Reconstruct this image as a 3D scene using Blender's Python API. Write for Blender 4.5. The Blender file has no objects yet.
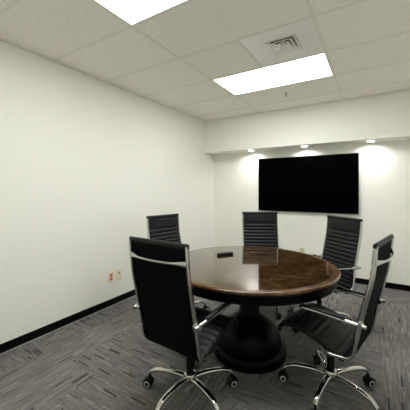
import bpy, bmesh, math, random
from mathutils import Vector, Matrix
random.seed(7)
S = bpy.context.scene
COL = S.collection
R = math.radians

# ------------------------------------------------------------------ materials
def mat(name, color=(.8, .8, .8), rough=.5, metal=0., spec=.5, coat=0., emit=None, estr=0.):
    m = bpy.data.materials.new(name)
    m.use_nodes = True
    b = m.node_tree.nodes['Principled BSDF']
    b.inputs['Base Color'].default_value = (*color, 1)
    b.inputs['Roughness'].default_value = rough
    b.inputs['Metallic'].default_value = metal
    b.inputs['Specular IOR Level'].default_value = spec
    b.inputs['Coat Weight'].default_value = coat
    b.inputs['Coat Roughness'].default_value = .03
    if emit:
        b.inputs['Emission Color'].default_value = (*emit, 1)
        b.inputs['Emission Strength'].default_value = estr
    return m

class NT:
    """small helper round a node tree"""
    def __init__(s, m):
        s.t = m.node_tree
        s.b = s.t.nodes['Principled BSDF']
    def n(s, kind, **kw):
        x = s.t.nodes.new(kind)
        for k, v in kw.items():
            setattr(x, k, v)
        return x
    def l(s, a, b):
        s.t.links.new(a, b)
    def math(s, op, a, b=None, c=None):
        x = s.n('ShaderNodeMath', operation=op)
        for i, v in enumerate((a, b, c)):
            if v is None:
                continue
            if isinstance(v, (int, float)):
                x.inputs[i].default_value = v
            else:
                s.l(v, x.inputs[i])
        return x.outputs[0]
    def ramp(s, fac, stops, interp='LINEAR'):
        x = s.n('ShaderNodeValToRGB')
        x.color_ramp.interpolation = interp
        e = x.color_ramp.elements
        while len(e) < len(stops):
            e.new(.5)
        for el, (p, c) in zip(e, stops):
            el.position = p
            el.color = (*c, 1)
        s.l(fac, x.inputs[0])
        return x.outputs[0]

def wall_paint(name, color):
    m = mat(name, color, .62, spec=.3)
    t = NT(m)
    co = t.n('ShaderNodeTexCoord')
    nz = t.n('ShaderNodeTexNoise')
    nz.inputs['Scale'].default_value = 220
    nz.inputs['Detail'].default_value = 3
    t.l(co.outputs['Object'], nz.inputs['Vector'])
    bp = t.n('ShaderNodeBump')
    bp.inputs['Strength'].default_value = .05
    bp.inputs['Distance'].default_value = .002
    t.l(nz.outputs[0], bp.inputs['Height'])
    t.l(bp.outputs[0], t.b.inputs['Normal'])
    return m

def ceiling_tile_mat():
    m = mat('mineral_tile', (.80, .77, .71), .9, spec=.1)
    t = NT(m)
    co = t.n('ShaderNodeTexCoord')
    a = t.n('ShaderNodeTexNoise')
    a.inputs['Scale'].default_value = 75
    a.inputs['Detail'].default_value = 4
    t.l(co.outputs['Object'], a.inputs['Vector'])
    b = t.n('ShaderNodeTexVoronoi')
    b.inputs['Scale'].default_value = 110
    t.l(co.outputs['Object'], b.inputs['Vector'])
    c1 = t.ramp(a.outputs[0], [(.32, (.76, .72, .645)), (.46, (.92, .885, .82)), (.75, (.96, .93, .87))])
    c2 = t.ramp(b.outputs['Distance'], [(.0, (.88, .87, .85)), (.22, (1, 1, 1))])
    mx = t.n('ShaderNodeMix', data_type='RGBA', blend_type='MULTIPLY')
    mx.inputs[0].default_value = .8
    t.l(c1, mx.inputs[6]); t.l(c2, mx.inputs[7])
    t.l(mx.outputs[2], t.b.inputs['Base Color'])
    bp = t.n('ShaderNodeBump')
    bp.inputs['Strength'].default_value = .3
    bp.inputs['Distance'].default_value = .003
    t.l(a.outputs[0], bp.inputs['Height'])
    t.l(bp.outputs[0], t.b.inputs['Normal'])
    return m

def carpet_mat():
    """tufted carpet tiles, quarter turned, with short dark and pale dashes along each tile's own grain"""
    m = mat('carpet_tile', (.08, .08, .08), .95, spec=.1)
    t = NT(m)
    co = t.n('ShaderNodeTexCoord')
    sp = t.n('ShaderNodeSeparateXYZ')
    t.l(co.outputs['Object'], sp.inputs[0])
    T = .305
    x, y = sp.outputs[0], sp.outputs[1]
    ix = t.math('FLOOR', t.math('DIVIDE', x, T)); iy = t.math('FLOOR', t.math('DIVIDE', y, T))
    cx = t.n('ShaderNodeCombineXYZ'); t.l(ix, cx.inputs[0]); t.l(iy, cx.inputs[1])
    wt = t.n('ShaderNodeTexWhiteNoise', noise_dimensions='3D'); t.l(cx.outputs[0], wt.inputs[0])
    par = t.math('GREATER_THAN', wt.outputs[0], .5)
    def mix(a, b):     # a where par = 0, b where par = 1
        return t.math('ADD', t.math('MULTIPLY', a, t.math('SUBTRACT', 1., par)), t.math('MULTIPLY', b, par))
    u = mix(x, y); v = mix(y, x)
    def dashes(width, length, seed):
        st = t.math('FLOOR', t.math('DIVIDE', v, width))
        cs = t.n('ShaderNodeCombineXYZ'); t.l(st, cs.inputs[0]); t.l(par, cs.inputs[1]); cs.inputs[2].default_value = seed
        ws = t.n('ShaderNodeTexWhiteNoise', noise_dimensions='3D'); t.l(cs.outputs[0], ws.inputs[0])
        sg = t.math('FLOOR', t.math('DIVIDE', t.math('ADD', u, ws.outputs[0]), length))
        c2 = t.n('ShaderNodeCombineXYZ'); t.l(st, c2.inputs[0]); t.l(sg, c2.inputs[1]); t.l(t.math('ADD', par, seed), c2.inputs[2])
        w2 = t.n('ShaderNodeTexWhiteNoise', noise_dimensions='3D'); t.l(c2.outputs[0], w2.inputs[0])
        return w2.outputs[0]
    d1 = dashes(.0125, .13, 3.)
    d2 = dashes(.007, .11, 11.)
    c1 = t.ramp(d1, [(0, (.065, .063, .060)), (.035, (.150, .146, .140)), (.12, (.168, .164, .157)), (.5, (.184, .180, .172)),
                     (.88, (.208, .203, .195)), (.965, (.248, .242, .233))], 'CONSTANT')
    c2 = t.ramp(d2, [(0, (.74, .74, .74)), (.5, (1, 1, 1)), (1, (1.22, 1.22, 1.22))])
    mx = t.n('ShaderNodeMix', data_type='RGBA', blend_type='MULTIPLY'); mx.inputs[0].default_value = 1
    t.l(c1, mx.inputs[6]); t.l(c2, mx.inputs[7])
    m3 = t.n('ShaderNodeMix', data_type='RGBA', blend_type='MULTIPLY'); m3.inputs[0].default_value = 1
    c3 = t.ramp(wt.outputs[0], [(0, (.82, .81, .81)), (1, (.96, .955, .95))])
    t.l(mx.outputs[2], m3.inputs[6]); t.l(c3, m3.inputs[7])
    t.l(m3.outputs[2], t.b.inputs['Base Color'])
    nz = t.n('ShaderNodeTexNoise'); nz.inputs['Scale'].default_value = 400
    t.l(co.outputs['Object'], nz.inputs['Vector'])
    bp = t.n('ShaderNodeBump'); bp.inputs['Strength'].default_value = .5; bp.inputs['Distance'].default_value = .004
    t.l(nz.outputs[0], bp.inputs['Height']); t.l(bp.outputs[0], t.b.inputs['Normal'])
    return m

def burl_mat(name, dark, mid, light, rough, coat):
    m = mat(name, mid, rough, spec=.5, coat=coat)
    t = NT(m)
    co = t.n('ShaderNodeTexCoord')
    a = t.n('ShaderNodeTexNoise')
    a.inputs['Scale'].default_value = 5.5; a.inputs['Detail'].default_value = 7
    a.inputs['Roughness'].default_value = .62; a.inputs['Distortion'].default_value = 1.6
    t.l(co.outputs['Object'], a.inputs['Vector'])
    c = t.ramp(a.outputs[0], [(.30, dark), (.5, mid), (.72, light)])
    t.l(c, t.b.inputs['Base Color'])
    return m

WALL = wall_paint('wall_paint', (.85, .855, .795))
SOFF = WALL
TILE = ceiling_tile_mat()
GRID = mat('grid_white', (.80, .775, .72), .5)
CARPET = carpet_mat()
BASEB = mat('black_vinyl', (.003, .003, .003), .45, spec=.1)
WHITE = mat('white_enamel', (.80, .79, .75), .4)
VENTW = mat('vent_white', (.92, .91, .88), .3)
DARKDUCT = mat('dark_duct', (.02, .018, .016), .9)
LAMP = mat('diffuser_glow', (.9, .9, .9), .5, emit=(1., 1., .975), estr=16.4)
SPOT = mat('downlight_glow', (.9, .9, .9), .5, emit=(1., .955, .945), estr=330.)
CHROME = mat('chrome', (.56, .555, .535), .14, metal=1.)
LEATHER = mat('black_leather', (.008, .0085, .0085), .5, spec=.25)
BACKING = mat('black_backing_cloth', (.0025, .0025, .0025), .8, spec=.08)
PLASTIC = mat('black_plastic', (.004, .004, .004), .4, spec=.2)
SCREEN = mat('screen_black', (.0004, .0004, .0004), .3, spec=.012)
BEZEL = mat('bezel_black', (.0015, .0015, .0015), .4, spec=.05)
WOODTOP = burl_mat('walnut_burl', (.008, .0042, .0018), (.040, .0215, .0078), (.10, .056, .021), .08, .6)
WOODRIM = burl_mat('rim_wood', (.036, .016, .006), (.085, .040, .0145), (.14, .072, .028), .2, .25)
WOODDK = mat('ebony_wood', (.0022, .0018, .0016), .4, spec=.12)
RING = mat('pale_grey_ring', (.42, .42, .41), .35)
BEIGE = mat('almond_plastic', (.62, .53, .38), .4)
PLATEW = mat('plate_ivory', (.84, .74, .54), .4)
ORANGE = mat('orange_plastic', (.75, .16, .02), .4)
BRASS = mat('sprinkler_metal', (.35, .33, .30), .3, metal=1.)

# ------------------------------------------------------------------ mesh helpers
def link(name, bm, mats, parent=None, smooth=False, loc=None, angle=None):
    me = bpy.data.meshes.new(name)
    bmesh.ops.recalc_face_normals(bm, faces=bm.faces[:])
    bm.to_mesh(me); bm.free()
    for m in (mats if isinstance(mats, (list, tuple)) else [mats]):
        me.materials.append(m)
    if smooth:
        for p in me.polygons:
            p.use_smooth = True
        if angle is None:
            angle = 40
        try:
            me.set_sharp_from_angle(angle=R(angle))
        except Exception:
            pass
    o = bpy.data.objects.new(name, me)
    COL.objects.link(o)
    if parent is not None:
        o.parent = parent
    if loc is not None:
        o.location = loc
    return o

def box(bm, a, b, bevel=0., seg=2, mi=0):
    v = [bm.verts.new((x, y, z)) for x in (a[0], b[0]) for y in (a[1], b[1]) for z in (a[2], b[2])]
    idx = [(0, 1, 3, 2), (4, 6, 7, 5), (0, 4, 5, 1), (2, 3, 7, 6), (0, 2, 6, 4), (1, 5, 7, 3)]
    fs = [bm.faces.new([v[i] for i in f]) for f in idx]
    for f in fs:
        f.material_index = mi
    if bevel:
        es = list({e for f in fs for e in f.edges})
        r = bmesh.ops.bevel(bm, geom=es, offset=bevel, segments=seg, affect='EDGES', profile=.5)
        for f in r['faces']:
            f.material_index = mi
    return fs

def lathe(bm, prof, n=48, c=(0, 0, 0), axis='Z', cap=True, mi=0, mis=None):
    """prof: list of (radius, height)"""
    rings = []
    for r_, h in prof:
        ring = []
        for i in range(n):
            a = 2 * math.pi * i / n
            p = (r_ * math.cos(a), r_ * math.sin(a), h)
            if axis == 'X':
                p = (p[2], p[0], p[1])
            elif axis == 'Y':
                p = (p[0], p[2], p[1])
            ring.append(bm.verts.new((p[0] + c[0], p[1] + c[1], p[2] + c[2])))
        rings.append(ring)
    for k in range(len(rings) - 1):
        for i in range(n):
            f = bm.faces.new((rings[k][i], rings[k][(i + 1) % n], rings[k + 1][(i + 1) % n], rings[k + 1][i]))
            f.material_index = mis[k] if mis else mi
    if cap:
        for ring, k in ((rings[0], 0), (rings[-1], -1)):
            f = bm.faces.new(ring)
            f.material_index = mis[k] if mis else mi

def catmull(pts, n):
    P = [Vector(p) for p in pts]
    P = [P[0] * 2 - P[1]] + P + [P[-1] * 2 - P[-2]]
    out = []
    for i in range(1, len(P) - 2):
        for k in range(n):
            t = k / n
            a, b, c, d = P[i - 1], P[i], P[i + 1], P[i + 2]
            out.append(.5 * ((2 * b) + (c - a) * t + (2 * a - 5 * b + 4 * c - d) * t * t + (3 * b - a - 3 * c + d) * t ** 3))
    out.append(P[-2])
    return out

def sweep(bm, path, section, side=Vector((1, 0, 0)), scale=None, mi=0):
    """section: list of (a, b); a along the side vector, b along the path's normal"""
    rings = []
    N = len(path)
    for i, p in enumerate(path):
        tg = (path[min(i + 1, N - 1)] - path[max(i - 1, 0)]).normalized()
        s = side - tg * side.dot(tg)
        if s.length < 1e-4:
            s = Vector((0, 0, 1)) - tg * tg.z
        s.normalize()
        nn = s.cross(tg)
        k = scale(i / (N - 1)) if scale else (1, 1)
        rings.append([bm.verts.new(p + s * a * k[0] + nn * b * k[1]) for a, b in section])
    m = len(section)
    for i in range(N - 1):
        for j in range(m):
            bm.faces.new((rings[i][j], rings[i][(j + 1) % m], rings[i + 1][(j + 1) % m], rings[i + 1][j])).material_index = mi
    bm.faces.new(rings[0]).material_index = mi
    bm.faces.new(rings[-1]).material_index = mi

def oval(w, h, n=12, p=2.):
    out = []
    for i in range(n):
        a = 2 * math.pi * i / n
        c, s = math.cos(a), math.sin(a)
        out.append((w / 2 * math.copysign(abs(c) ** (2 / p), c), h / 2 * math.copysign(abs(s) ** (2 / p), s)))
    return out

def tag(o, label=None, cat=None, group=None, kind=None):
    if label: o['label'] = label
    if cat: o['category'] = cat
    if group: o['group'] = group
    if kind: o['kind'] = kind
    return o

def empty(name, loc, rz=0.):
    o = bpy.data.objects.new(name, None)
    COL.objects.link(o)
    o.location = loc
    o.rotation_euler = (0, 0, rz)
    o.empty_display_size = .1
    return o

def copy_tree(o, parent=None):
    c = o.copy()
    COL.objects.link(c)
    if parent is not None:
        c.parent = parent
    for ch in list(o.children):
        copy_tree(ch, c)
    return c

# ------------------------------------------------------------------ the room
H = 2.652                     # ceiling
W = 3.396                     # room width (x), the long wall with the outlets is x = 0
YB = -5.12                    # wall behind the camera
SF, SZ = .343, 2.069          # soffit depth and underside height
T = .6096
GY, GX = -1.329, 1.088        # ceiling grid origin

def struct(name, bm, m, **k):
    return tag(link(name, bm, m, **k), kind='structure')

def slab(name, a, b, m):
    bm = bmesh.new(); box(bm, a, b)
    return struct(name, bm, m)

slab('floor', (-.1, YB - .1, -.1), (W + .1, .1, 0), CARPET)
slab('wall_left', (-.1, YB, 0), (0, 0, H + .16), WALL)
slab('wall_right', (W, YB, 0), (W + .1, 0, H + .16), WALL)
slab('wall_back', (-.1, 0, 0), (W + .1, .1, H + .16), WALL)
slab('wall_front', (-.1, YB - .1, 0), (W + .1, YB, H + .16), WALL)

# the soffit: a boxed-out front above the television
DL_Y, DL_R = -.172, .044
DLX = [.85, 1.742, 2.63]
bm = bmesh.new()
box(bm, (0, -SF, SZ), (W, -SF + .012, H + .1))
px = 0.
for x in DLX + [W + .08]:
    box(bm, (px, -SF + .012, SZ), (min(W, x - .08), 0, SZ + .012))
    px = x + .08
for x in DLX:
    n = 48
    inner, outer = [], []
    y0, y1, x0, x1 = -SF + .012, 0., x - .08, x + .08
    for k in range(n):
        a = 2 * math.pi * k / n
        c_, s_ = math.cos(a), math.sin(a)
        inner.append((x + DL_R * c_, DL_Y + DL_R * s_))
        q = min(((x1 - x) / abs(c_)) if abs(c_) > 1e-9 else 9, (((y1 - DL_Y) if s_ > 0 else (DL_Y - y0)) / abs(s_)) if abs(s_) > 1e-9 else 9)
        outer.append((x + q * c_, DL_Y + q * s_))
    vi = [bm.verts.new((*p, SZ)) for p in inner]; vo = [bm.verts.new((*p, SZ)) for p in outer]
    for k in range(n):
        bm.faces.new((vi[k], vi[(k + 1) % n], vo[(k + 1) % n], vo[k]))
    for cx_, cy_ in ((x0, y0), (x1, y0), (x1, y1), (x0, y1)):      # the corners the rays skip
        ks = sorted(range(n), key=lambda k: (outer[k][0] - cx_) ** 2 + (outer[k][1] - cy_) ** 2)[:6]
        a_ = [k for k in ks if abs(outer[k][0] - cx_) < 1e-6]; b_ = [k for k in ks if abs(outer[k][1] - cy_) < 1e-6]
        if a_ and b_ and a_[0] != b_[0]:
            bm.faces.new((vo[a_[0]], bm.verts.new((cx_, cy_, SZ)), vo[b_[0]]))
struct('wall_soffit', bm, SOFF)

# suspended ceiling: tiles in the grid's cells, with the cells of the two lights and the vent left open
xl = [0, GX, GX + T, GX + 2 * T, W]
ys = [-SF]
y = GY + T
while y > YB + .05:
    if y < -SF - .01:
        ys.append(y)
    y -= T
ys.append(YB)
LIGHT_CELLS = {(1, GY), (2, GY), (1, GY - 3 * T), (2, GY - 3 * T)}
bm = bmesh.new()
for j in range(len(ys) - 1):
    y1, y0 = ys[j], ys[j + 1]
    is_light = any(abs(y1 - c[1]) < .01 for c in LIGHT_CELLS)
    is_vent = abs(y1 - (GY - T)) < .01
    cells = [(0, GX), (GX + 2 * T, W)]
    if is_light:
        pass
    elif is_vent:
        cells.append((GX, GX + T))
    else:
        cells.append((GX, GX + 2 * T))
    for x0, x1 in cells:
        box(bm, (x0 + .001, y0 + .001, H + .001), (x1 - .001, y1 - .001, H + .018))
box(bm, (0, YB, H + .14), (W, 0, H + .16))
struct('ceiling', bm, TILE)

# T-bars between the tiles and the angle round the walls
bm = bmesh.new()
g = .012
for j, yy in enumerate(ys[1:-1]):
    box(bm, (0, yy - g, H - .002), (W, yy + g, H + .001))
for xx in (GX, GX + 2 * T):
    prev = -SF
    for yy in ys[1:]:
        box(bm, (xx - g, yy + g if yy != ys[-1] else yy, H - .002), (xx + g, prev - g if prev != -SF else prev, H + .001))
        prev = yy
y1 = GY - T
box(bm, (GX + T - g, y1 - T + g, H - .002), (GX + T + g, y1 - g, H + .001))
struct('trim_1', bm, GRID)
bm = bmesh.new()
box(bm, (0, YB, H - .003), (.018, -SF, H - .0005)); box(bm, (W - .018, YB, H - .003), (W, -SF, H - .0005))
box(bm, (.018, -SF - .018, H - .003), (W - .018, -SF, H - .0005)); box(bm, (.018, YB, H - .003), (W - .018, YB + .018, H - .0005))
struct('trim_2', bm, GRID)

# cove base: a black vinyl strip with a small toe
BBH = .079
def cove(name, p0, p1, n):
    prof = [(0, 0), (.013, 0), (.013, .003), (.007, .008), (.005, .016), (.005, BBH - .003), (.003, BBH), (0, BBH)]
    bm = bmesh.new()
    rows = [[bm.verts.new((p[0] + n[0] * a, p[1] + n[1] * a, b)) for a, b in prof] for p in (p0, p1)]
    m = len(prof)
    for i in range(m):
        bm.faces.new((rows[0][i], rows[0][(i + 1) % m], rows[1][(i + 1) % m], rows[1][i]))
    bm.faces.new(rows[0]); bm.faces.new(rows[1])
    struct(name, bm, BASEB)
cove('baseboard_left', (0, YB), (0, 0), (1, 0))
slab('trim_3', (.013, YB + .02, 0), (.0185, -.02, .003), mat('pale_grey_strip', (.42, .42, .40), .5))  # thin pale grey line along the toe of the left baseboard
cove('baseboard_right', (W, YB), (W, 0), (-1, 0))
cove('baseboard_back', (0, 0), (W, 0), (0, -1))
cove('baseboard_front', (0, YB), (W, YB), (0, 1))

# ------------------------------------------------------------------ ceiling lights
def troffer(x0, x1, y0, y1, label):
    c = ((x0 + x1) / 2, (y0 + y1) / 2)
    r = empty('ceiling_light', (c[0], c[1], H))
    tag(r, label, 'ceiling light', 'recessed fluorescent ceiling lights')
    hx, hy = (x1 - x0) / 2 - .004, (y1 - y0) / 2 - .004
    w = .016
    bm = bmesh.new()
    for s in (-1, 1):
        box(bm, (-hx, s * hy if s < 0 else hy - w, -.004), (hx, s * hy + w if s < 0 else hy, .02))
        box(bm, (s * hx if s < 0 else hx - w, -hy + w, -.004), (s * hx + w if s < 0 else hx, hy - w, .02))
    link('frame', bm, WHITE, r)
    bm = bmesh.new()
    box(bm, (-hx, -hy, .02), (hx, hy, .09))
    link('housing', bm, WHITE, r)
    bm = bmesh.new()
    box(bm, (-hx + w, -hy + w, .0), (hx - w, hy - w, .008))
    link('diffuser', bm, LAMP, r)
    return r
troffer(GX, GX + 2 * T, GY - T, GY, 'white rectangular ceiling light panel between the square air vent and the soffit')
troffer(GX, GX + 2 * T, GY - 4 * T, GY - 3 * T, 'white rectangular ceiling light panel cut off by the top edge of the picture')

# ------------------------------------------------------------------ air vent: a lay-in panel with nested louvres
vx, vy = GX + 1.5 * T, GY - 1.5 * T
r = empty('air_vent', (vx, vy, H))
tag(r, 'square white ceiling air vent with nested louvers in a smooth metal panel', 'air vent')
h2, ho = T / 2 - .013, .134
bm = bmesh.new()
def ring(bm, a, za, b, zb):
    A = [bm.verts.new((sx * a, sy * a, za)) for sx, sy in ((-1, -1), (1, -1), (1, 1), (-1, 1))]
    B = [bm.verts.new((sx * b, sy * b, zb)) for sx, sy in ((-1, -1), (1, -1), (1, 1), (-1, 1))]
    for i in range(4):
        bm.faces.new((A[i], A[(i + 1) % 4], B[(i + 1) % 4], B[i]))
    return A, B
ring(bm, h2, .0, ho, .0); ring(bm, h2, .0, h2, .006); ring(bm, ho, .0, ho, .08)
link('panel', bm, VENTW, r)
bm = bmesh.new(); box(bm, (-ho - .02, -ho - .02, .08), (ho + .02, ho + .02, .09))
link('duct_back', bm, DARKDUCT, r)
for a in (.131, .096, .061):
    bm = bmesh.new()
    # a closed square collar: flat lip below, blade sloping inwards and up
    sec = [(a, -.004), (a - .009, -.004), (a - .036, .020), (a - .036, .0225), (a - .009, -.0015), (a, -.0015)]
    loops = [[bm.verts.new((sx * q, sy * q, z)) for sx, sy in ((-1, -1), (1, -1), (1, 1), (-1, 1))] for q, z in sec]
    for k in range(len(sec)):
        A, B = loops[k], loops[(k + 1) % len(sec)]
        for i in range(4):
            bm.faces.new((A[i], A[(i + 1) % 4], B[(i + 1) % 4], B[i]))
    link('louver', bm, VENTW, r)
bm = bmesh.new(); box(bm, (-.016, -.016, -.002), (.016, .016, .02), .003)
link('center_plate', bm, VENTW, r)

# ------------------------------------------------------------------ sprinkler
r = empty('fire_sprinkler', (1.70, -1.056, H))
tag(r, 'tiny metal fire sprinkler head hanging from ceiling tile near the soffit', 'sprinkler')
bm = bmesh.new(); lathe(bm, [(.0, .06), (.012, .06), (.012, .003), (.030, .003), (.028, -.006), (.012, -.008)], 24)
link('escutcheon', bm, WHITE, r, smooth=True)
bm = bmesh.new()
lathe(bm, [(.009, -.006), (.009, -.022), (.005, -.024), (.005, -.026)], 16)
for s in (-1, 1):
    sweep(bm, catmull([(s * .008, 0, -.018), (s * .013, 0, -.03), (s * .005, 0, -.043)], 6), oval(.004, .004, 8), side=Vector((0, 1, 0)))
link('body', bm, BRASS, r, smooth=True)
bm = bmesh.new(); lathe(bm, [(.004, -.041), (.017, -.044), (.017, -.0455), (.004, -.047)], 20)
link('deflector', bm, BRASS, r, smooth=True)

# ------------------------------------------------------------------ downlights under the soffit
def downlight():
    r = empty('downlight', (0, DL_Y, SZ))
    bm = bmesh.new()
    lathe(bm, [(DL_R - .001, .03), (DL_R - .001, -.0012), (DL_R + .012, -.0012), (DL_R + .011, -.003), (DL_R - .001, -.0045), (DL_R - .003, -.003), (DL_R - .003, .03), (DL_R - .001, .03)], 36, cap=False)
    link('trim_ring', bm, WHITE, r, smooth=True)
    bm = bmesh.new(); lathe(bm, [(DL_R - .0035, .024), (DL_R - .0035, .014)], 32)
    link('lens', bm, SPOT, r)
    return r
dl = downlight()
labs = ['lit downlight under the soffit above the television end nearest the room corner',
        'lit downlight under the soffit above the middle of the television',
        'lit downlight under the soffit above the television end farthest from the room corner']
for i, x in enumerate(DLX):
    o = dl if i == 0 else copy_tree(dl)
    o.location.x = x
    tag(o, labs[i], 'downlight', 'downlights in the soffit')

# ------------------------------------------------------------------ television
tx0, tx1, tz0, tz1 = .938, 2.480, 1.026, 1.929
r = empty('television', ((tx0 + tx1) / 2, -.055, tz0))
tag(r, 'large flat black television mounted on the wall below the soffit', 'television')
hw, hh, bz = (tx1 - tx0) / 2, tz1 - tz0, .011
bm = bmesh.new(); box(bm, (-hw + bz, -.0005, bz), (hw - bz, .004, hh - bz))
link('screen', bm, SCREEN, r)
bm = bmesh.new()
box(bm, (-hw, -.002, 0), (hw, .02, bz)); box(bm, (-hw, -.002, hh - bz), (hw, .02, hh))
box(bm, (-hw, -.002, bz), (-hw + bz, .02, hh - bz)); box(bm, (hw - bz, -.002, bz), (hw, .02, hh - bz))
link('bezel', bm, BEZEL, r)
bm = bmesh.new(); box(bm, (-hw + bz, .004, bz), (hw - bz, .02, hh - bz)); box(bm, (-hw * .8, .02, .08), (hw * .8, .038, hh - .1), .008)
link('back_shell', bm, BEZEL, r)
bm = bmesh.new(); box(bm, (-.3, .038, .25), (.3, .0548, .65))
link('wall_mount', bm, PLASTIC, r)

# ------------------------------------------------------------------ wall plates
def plate(name, loc, rz, w, h, m, label, cat):
    r = empty(name, loc, rz)
    tag(r, label, cat)
    bm = bmesh.new(); box(bm, (-w / 2, -.006, -h / 2), (w / 2, .0005, h / 2), .002)
    link('cover_plate', bm, m, r)
    return r
# local -y is the side that faces the room
r = plate('power_outlet', (0, -2.461, .341), R(90), .074, .118, PLATEW, 'ivory wall outlet with two orange sockets above the black baseboard', 'outlet')
for z in (-.022, .022):
    bm = bmesh.new(); lathe(bm, [(.0175, -.004), (.0175, -.0085), (.0155, -.0095)], 28, axis='Y')
    bmesh.ops.translate(bm, verts=bm.verts[:], vec=(0, 0, z))
    o = link('socket', bm, ORANGE, r, smooth=True); o['label'] = 'orange round socket'
    bm = bmesh.new()
    for x in (-.006, .006):
        box(bm, (x - .001, -.0099, z + .001), (x + .001, -.0094, z + .009))
    box(bm, (-.002, -.0099, z - .009), (.002, -.0094, z - .005))
    link('slot', bm, DARKDUCT, o)
bm = bmesh.new(); lathe(bm, [(.003, -.005), (.003, -.0072)], 12, axis='Y'); link('screw', bm, CHROME, r)
r = plate('data_plate', (0, -2.340, .349), R(90), .072, .116, PLATEW, 'plain beige wall data plate beside the orange-socket outlet', 'wall plate')
bm = bmesh.new(); box(bm, (-.014, -.009, .004), (.014, -.005, .028), .001)
o = link('jack', bm, BEIGE, r)
bm = bmesh.new(); box(bm, (-.007, -.0095, .009), (.007, -.0088, .020)); link('port', bm, DARKDUCT, o)
for z in (-.046, .046):
    bm = bmesh.new(); lathe(bm, [(.003, -.005), (.003, -.0072)], 12, axis='Y')
    bmesh.ops.translate(bm, verts=bm.verts[:], vec=(0, 0, z)); link('screw', bm, CHROME, r)
r = plate('wall_plate', (1.665, 0, .376), 0, .072, .116, BEIGE, 'beige wall plate low on the television wall, just showing over the table edge', 'wall plate')
for z in (-.022, .022):
    bm = bmesh.new(); box(bm, (-.016, -.0085, z - .014), (.016, -.005, z + .014), .003); link('socket', bm, BEIGE, r)

# ------------------------------------------------------------------ the round table
TC = (1.771, -2.454)
r = empty('round_table', (*TC, 0))
tag(r, 'round dark walnut pedestal conference table with glossy top and lighter rim', 'table')
bm = bmesh.new()
lathe(bm, [(.0, .742), (.654, .742), (.654, .7600), (.0, .7600)], 128, cap=False)
bmesh.ops.remove_doubles(bm, verts=bm.verts[:], dist=1e-5)
link('tabletop', bm, WOODTOP, r, smooth=True, angle=30)
bm = bmesh.new()
rim = [(.6542, .738), (.6542, .7601), (.684, .7602)]
for k in range(1, 8):
    a = R(90 - 90 * k / 7)
    rim.append((.692 + .014 * math.cos(a), .7472 + .013 * math.sin(a)))
rim += [(.705, .742), (.701, .738), (.6542, .738)]
lathe(bm, rim, 128, cap=False)
bmesh.ops.remove_doubles(bm, verts=bm.verts[:], dist=1e-6)
o = link('rim', bm, WOODRIM, r, smooth=True, angle=30); o['label'] = 'lighter brown moulded rim'
bm = bmesh.new()
lathe(bm, [(.60, .738), (.698, .738), (.700, .730), (.694, .722), (.684, .715), (.680, .705), (.678, .680), (.684, .676), (.684, .670), (.676, .666), (.655, .666), (.655, .735), (.60, .738)], 128, cap=False)
lathe(bm, [(.0, .730), (.654, .730), (.654, .741), (.0, .741)], 64, cap=False)
link('apron', bm, WOODDK, r, smooth=True, angle=30)
bm = bmesh.new()
lathe(bm, [(.24, .73), (.24, .70), (.13, .685), (.10, .65), (.092, .60), (.115, .585), (.115, .565), (.092, .55), (.085, .48), (.085, .36), (.092, .33),
           (.120, .312), (.165, .285), (.21, .245), (.245, .195), (.262, .14), (.264, .09)], 64)
link('pedestal', bm, WOODDK, r, smooth=True)
bm = bmesh.new()
lathe(bm, [(.264, .09), (.285, .085), (.300, .07), (.305, .045), (.305, .0), (.0, .0)], 64)
link('plinth', bm, WOODDK, r, smooth=True)

# ------------------------------------------------------------------ remote on the table
r = empty('remote_control', (1.470, -2.330, .7603), R(60))
tag(r, 'small black remote control lying on the tabletop before the front-facing chair', 'remote')
bm = bmesh.new(); box(bm, (-.080, -.024, 0), (.080, .024, .022), .005, 3)
link('case', bm, PLASTIC, r, smooth=True)
for i in range(5):
    for j in range(2):
        bm = bmesh.new(); lathe(bm, [(.0055, .0215), (.0055, .0232), (.0045, .0238)], 14, c=(-.055 + .022 * i, -.009 + .018 * j, 0))
        link('button', bm, BEZEL, r, smooth=True)

# ------------------------------------------------------------------ the conference chairs
# side profile (y, z) of the frame, from the seat's front edge to the top of the back; +y is the way the chair faces
PROF = [(.262, .410), (.262, .442), (.235, .464), (.17, .474), (.08, .462), (-.02, .430), (-.10, .396), (-.145, .380), (-.180, .392),
        (-.196, .43), (-.207, .53), (-.230, .64), (-.256, .745), (-.284, .85), (-.297, .94), (-.304, 1.0), (-.309, 1.064)]
# the chrome frame: down the back, then round under the seat
FRAME = [(-.313, 1.068), (-.307, .98), (-.294, .88), (-.268, .76), (-.246, .66), (-.230, .59), (-.215, .50), (-.200, .425), (-.170, .395), (-.11, .385), (-.06, .385)]
HALF = .219                    # rails' half distance

def profile(n=8):
    return [Vector((0, p.x, p.y)) for p in catmull([(a, b, 0) for a, b in PROF], n)]

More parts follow.
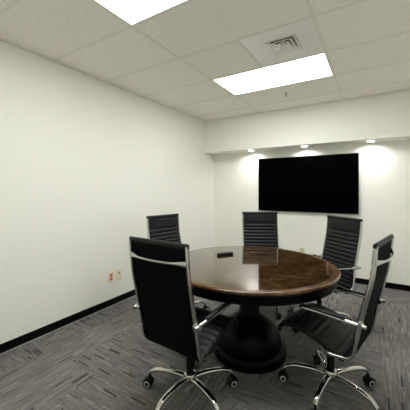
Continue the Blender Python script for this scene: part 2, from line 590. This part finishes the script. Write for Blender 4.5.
def sling(y_from, y_to, ribs, plain, name, parent, rise=.009):
    """a padded sling panel over a stretch of the profile (arc fractions), with ribs sewn across"""
    P = profile(14)
    L = [0]
    for a, b in zip(P, P[1:]):
        L.append(L[-1] + (b - a).length)
    def at(s):
        s = max(0, min(L[-1], s))
        for i in range(len(L) - 1):
            if L[i + 1] >= s:
                f = (s - L[i]) / max(1e-9, L[i + 1] - L[i])
                return P[i].lerp(P[i + 1], f), (P[i + 1] - P[i]).normalized()
        return P[-1], (P[-1] - P[-2]).normalized()
    s0, s1 = y_from * L[-1], y_to * L[-1]
    length = s1 - s0 - plain
    N = ribs * 8
    stations = [(s0 + length * k / N, abs(math.sin(math.pi * ribs * k / N)) ** .55) for k in range(N + 1)]
    if plain:
        stations += [(s0 + length + plain * k / 6, min(1., k * .8) if k < 6 else .6) for k in range(1, 7)]
    bm = bmesh.new()
    xs = [-HALF + .004, -HALF + .012, -HALF + .03, -.1, 0, .1, HALF - .03, HALF - .012, HALF - .004]
    edge = [0., .55, 1, 1, 1, 1, 1, .55, 0.]
    front, back = [], []
    for s, b in stations:
        p, tg = at(s)
        nrm = Vector((0, tg.z, -tg.y))      # towards the sitter
        front.append([bm.verts.new(p + nrm * (.003 + .004 * e + rise * b * e) + Vector((x, 0, 0))) for x, e in zip(xs, edge)])
        back.append([bm.verts.new(p - nrm * (.006 + .002 * e) + Vector((x, 0, 0))) for x, e in zip(xs, edge)])
    m = len(xs)
    for rows, flip in ((front, False), (back, True)):
        for i in range(len(rows) - 1):
            for j in range(m - 1):
                q = (rows[i][j], rows[i][j + 1], rows[i + 1][j + 1], rows[i + 1][j])
                bm.faces.new(q[::-1] if flip else q)
    for i in range(len(front) - 1):
        for j in (0, m - 1):
            bm.faces.new((front[i][j], front[i + 1][j], back[i + 1][j], back[i][j]))
    for i in (0, -1):
        for j in range(m - 1):
            bm.faces.new((front[i][j], front[i][j + 1], back[i][j + 1], back[i][j]))
    for f in [f for rows in (back,) for i in range(len(rows) - 1) for v in rows[i][1:-1] for f in v.link_faces]:
        f.material_index = 1
    return link(name, bm, [LEATHER, BACKING], parent, smooth=True, angle=60)

HUB_PARTS = ('star_hub', 'gas_column', 'leg')
def make_chair():
    r = empty('conference_chair', (0, 0, 0))
    sling(.012, .392, 10, 0, 'seat', r, .0055)
    sling(.398, .988, 14, .125, 'backrest', r)
    # side rails: flat chrome bars down the back that bend forward under the seat; a thin dark rail edges the seat
    FP = [(0, a, b) for a, b in FRAME]
    SP = profile(8)
    for q in (-1, 1):
        X = q * (HALF + .004)
        bm = bmesh.new()
        pts = [(X, b, c) for _, b, c in FP] + [(X - q * .02, -.030, .387), (X - q * .07, -.018, .388), (q * .09, -.015, .388)]
        sweep(bm, catmull(pts, 7), oval(.014, .024, 12, 4.), scale=lambda t: (1, 1) if t < .45 else (1, .75))
        link('side_rail', bm, CHROME, r, smooth=True, angle=50)
        bm = bmesh.new()
        sweep(bm, [p + Vector((q * HALF, 0, -.004)) for p in SP[:8 * 7 + 2]], oval(.010, .024, 10, 3.))
        link('seat_rail', bm, PLASTIC, r, smooth=True, angle=50)
    # the padded roll round the top edge
    bm = bmesh.new()
    pth = [Vector((x, -.311, 1.064)) for x in (-.231, -.227, -.205, -.1, 0, .1, .205, .227, .231)]
    sc = lambda t: (.55, .55) if t in (0., 1.) else (1, 1)
    sweep(bm, pth, oval(.026, .034, 14), side=Vector((0, 1, 0)), scale=sc)
    link('top_roll', bm, LEATHER, r, smooth=True, angle=60)
    # chrome cross bar behind the head, broad at the ends, thin in the middle
    bm = bmesh.new()
    pth = catmull([(-HALF - .010, -.309, .972), (-.17, -.326, .972), (-.10, -.342, .970), (0, -.347, .969), (.10, -.342, .970), (.17, -.326, .972), (HALF + .010, -.309, .972)], 6)
    def sc(t):
        k = abs(t - .5) * 2
        return (1, .50 + 1.5 * max(0, k - .5))
    sweep(bm, pth, oval(.012, .030, 12, 3.), side=Vector((0, 1, 0)), scale=sc)
    link('cross_bar', bm, CHROME, r, smooth=True, angle=50)
    # a second bar under the seat's rear bend and one under its front
    for yy, zz, nm in ((-.125, .372, 'rear_stretcher'), (.14, .446, 'front_stretcher')):
        bm = bmesh.new()
        sweep(bm, [Vector((-HALF, yy, zz)), Vector((HALF, yy, zz))], oval(.022, .014, 10), side=Vector((0, 1, 0)))
        link(nm, bm, PLASTIC, r, smooth=True)
    # arms: chrome tube with a black pad on its front half, carried by a bent bracket
    for s in (-1, 1):
        X = s * (HALF + .024)
        bm = bmesh.new()
        sweep(bm, catmull([(X, -.268, .615), (X, -.262, .615), (X, -.16, .618), (X, -.03, .624), (X, .09, .625)], 6), oval(.025, .025, 14),
              scale=lambda t: (.75, .75) if t == 0 else (1, 1))
        lathe(bm, [(.015, -.028), (.015, .016)], 14, c=(X - (.0 if s > 0 else -.012), -.240, .615), axis='X')
        arm = link('armrest', bm, CHROME, r, smooth=True, angle=50)
        bm = bmesh.new()
        sweep(bm, catmull([(X, -.155, .626), (X, -.145, .632), (X, -.03, .637), (X, .07, .638), (X, .098, .634), (X, .104, .626)], 6), oval(.030, .018, 16, 3.),
              scale=lambda t: (.6, .5) if t in (0, 1) else (1, 1))
        link('arm_pad', bm, PLASTIC, arm, smooth=True, angle=60)
    bm = bmesh.new()
    box(bm, (-.115, -.06, .372), (.115, .10, .415), .012)
    box(bm, (-.06, -.06, .320), (.06, .06, .374), .012)
    link('tilt_mechanism', bm, PLASTIC, r, smooth=True)
    bm = bmesh.new()
    sweep(bm, catmull([(.05, .0, .352), (.12, .01, .352), (.19, .012, .350)], 5), oval(.010, .010, 10), side=Vector((0, 1, 0)))
    lathe(bm, [(.009, .18), (.012, .185), (.012, .225), (.007, .228)], 12, c=(0, .012, .350), axis='X')
    link('tilt_lever', bm, PLASTIC, r, smooth=True)
    bm = bmesh.new()
    lathe(bm, [(.017, .40), (.017, .27), (.0255, .268), (.0255, .15)], 24)
    link('gas_column', bm, PLASTIC, r, smooth=True)
    bm = bmesh.new()
    lathe(bm, [(.026, .166), (.038, .162), (.043, .152), (.043, .112), (.036, .102), (.020, .100)], 32)
    link('star_hub', bm, CHROME, r, smooth=True)
    # five star legs, each with its twin-wheel caster
    bm = bmesh.new()
    pth = catmull([(0, .030, .132), (0, .08, .141), (0, .15, .143), (0, .22, .138), (0, .272, .124), (0, .302, .098)], 6)
    sweep(bm, pth, oval(.042, .025, 14, 2.6), scale=lambda t: (1.1 - .38 * t, 1.15 - .3 * t))
    leg = link('leg', bm, CHROME, r, smooth=True, angle=60)
    bm = bmesh.new()
    for s in (-1, 1):
        lathe(bm, [(.010, s * .005), (.029, s * .005), (.0305, s * .010), (.0305, s * .021), (.0275, s * .0255), (.018, s * .0257)], 28, c=(0, .312, .0305), axis='X')
        lathe(bm, [(.0215, s * .0250), (.0215, s * .0268), (.0165, s * .0275)], 24, c=(0, .312, .0305), axis='X', mi=1)
        lathe(bm, [(.0125, s * .0270), (.0125, s * .0278)], 20, c=(0, .312, .0305), axis='X')
    a = [Vector((0, .312 + .035 * math.cos(R(t)), .0305 + .035 * math.sin(R(t)))) for t in range(15, 176, 20)]
    sweep(bm, a, oval(.050, .004, 10, 4.))
    lathe(bm, [(.009, .060), (.009, .106)], 12, c=(0, .300, 0))
    link('caster', bm, [PLASTIC, RING], leg, smooth=True, angle=40)
    for k in range(1, 5):
        l2 = copy_tree(leg, r)
        l2.rotation_euler.z = k * 2 * math.pi / 5
    return r

def set_chair(o, x, y, face, star, lift, label):
    o.location = (x, y, 0)
    o.rotation_euler.z = R(face)
    k = 0
    for ch in o.children:
        st = ch.name.split('.')[0]
        if st == 'leg':
            ch.rotation_euler.z = R(star - face) + k * 2 * math.pi / 5
            k += 1
        elif st not in HUB_PARTS:
            ch.location.z = lift
    tag(o, label, 'office chair', 'black conference chairs around the round table')

proto = make_chair()
CH = [
    (1.639, -3.158, -2.6, 32., .014, 'black office chair with its back to the viewer, nearest the outlet wall and camera'),
    (2.436, -2.627, 78.5, 27., .010, 'black office chair seen from the side, its chrome star base on open carpet'),
    (.943, -2.303, -99.6, 50., .02, 'black ribbed office chair behind the table against the long bare outlet wall'),
    (1.575, -1.528, -149.6, 10., .02, 'black ribbed office chair facing the viewer across the table, reflected in the tabletop'),
    (2.205, -1.672, 139.5, 5., .02, 'black ribbed office chair turned sideways below the far lower corner of the television'),
]
trees = [proto] + [copy_tree(proto) for _ in CH[1:]]
for o, c in zip(trees, CH):
    set_chair(o, *c)

# ------------------------------------------------------------------ world, camera, view
w = bpy.data.worlds.new('world'); S.world = w
w.use_nodes = True
w.node_tree.nodes['Background'].inputs[0].default_value = (.05, .05, .05, 1)
cam = bpy.data.cameras.new('camera')
co = bpy.data.objects.new('camera', cam)
COL.objects.link(co)
co.location = (2.701, -4.675, 1.383)
co.rotation_euler = (R(90), 0, .556)
cam.sensor_width = 36
cam.lens = 36 * 276.054 / 410
cam.shift_y = -(205 - 189.997) / 410
cam.clip_start = .05
S.camera = co
S.view_settings.view_transform = 'Standard'
S.view_settings.look = 'None'
S.view_settings.gamma = 1
S.view_settings.exposure = 0
S.view_settings.use_curve_mapping = False
S.cycles.max_bounces = 16
S.cycles.diffuse_bounces = 14
S.cycles.glossy_bounces = 6
S.cycles.use_denoising = True
S.cycles.sample_clamp_indirect = 6
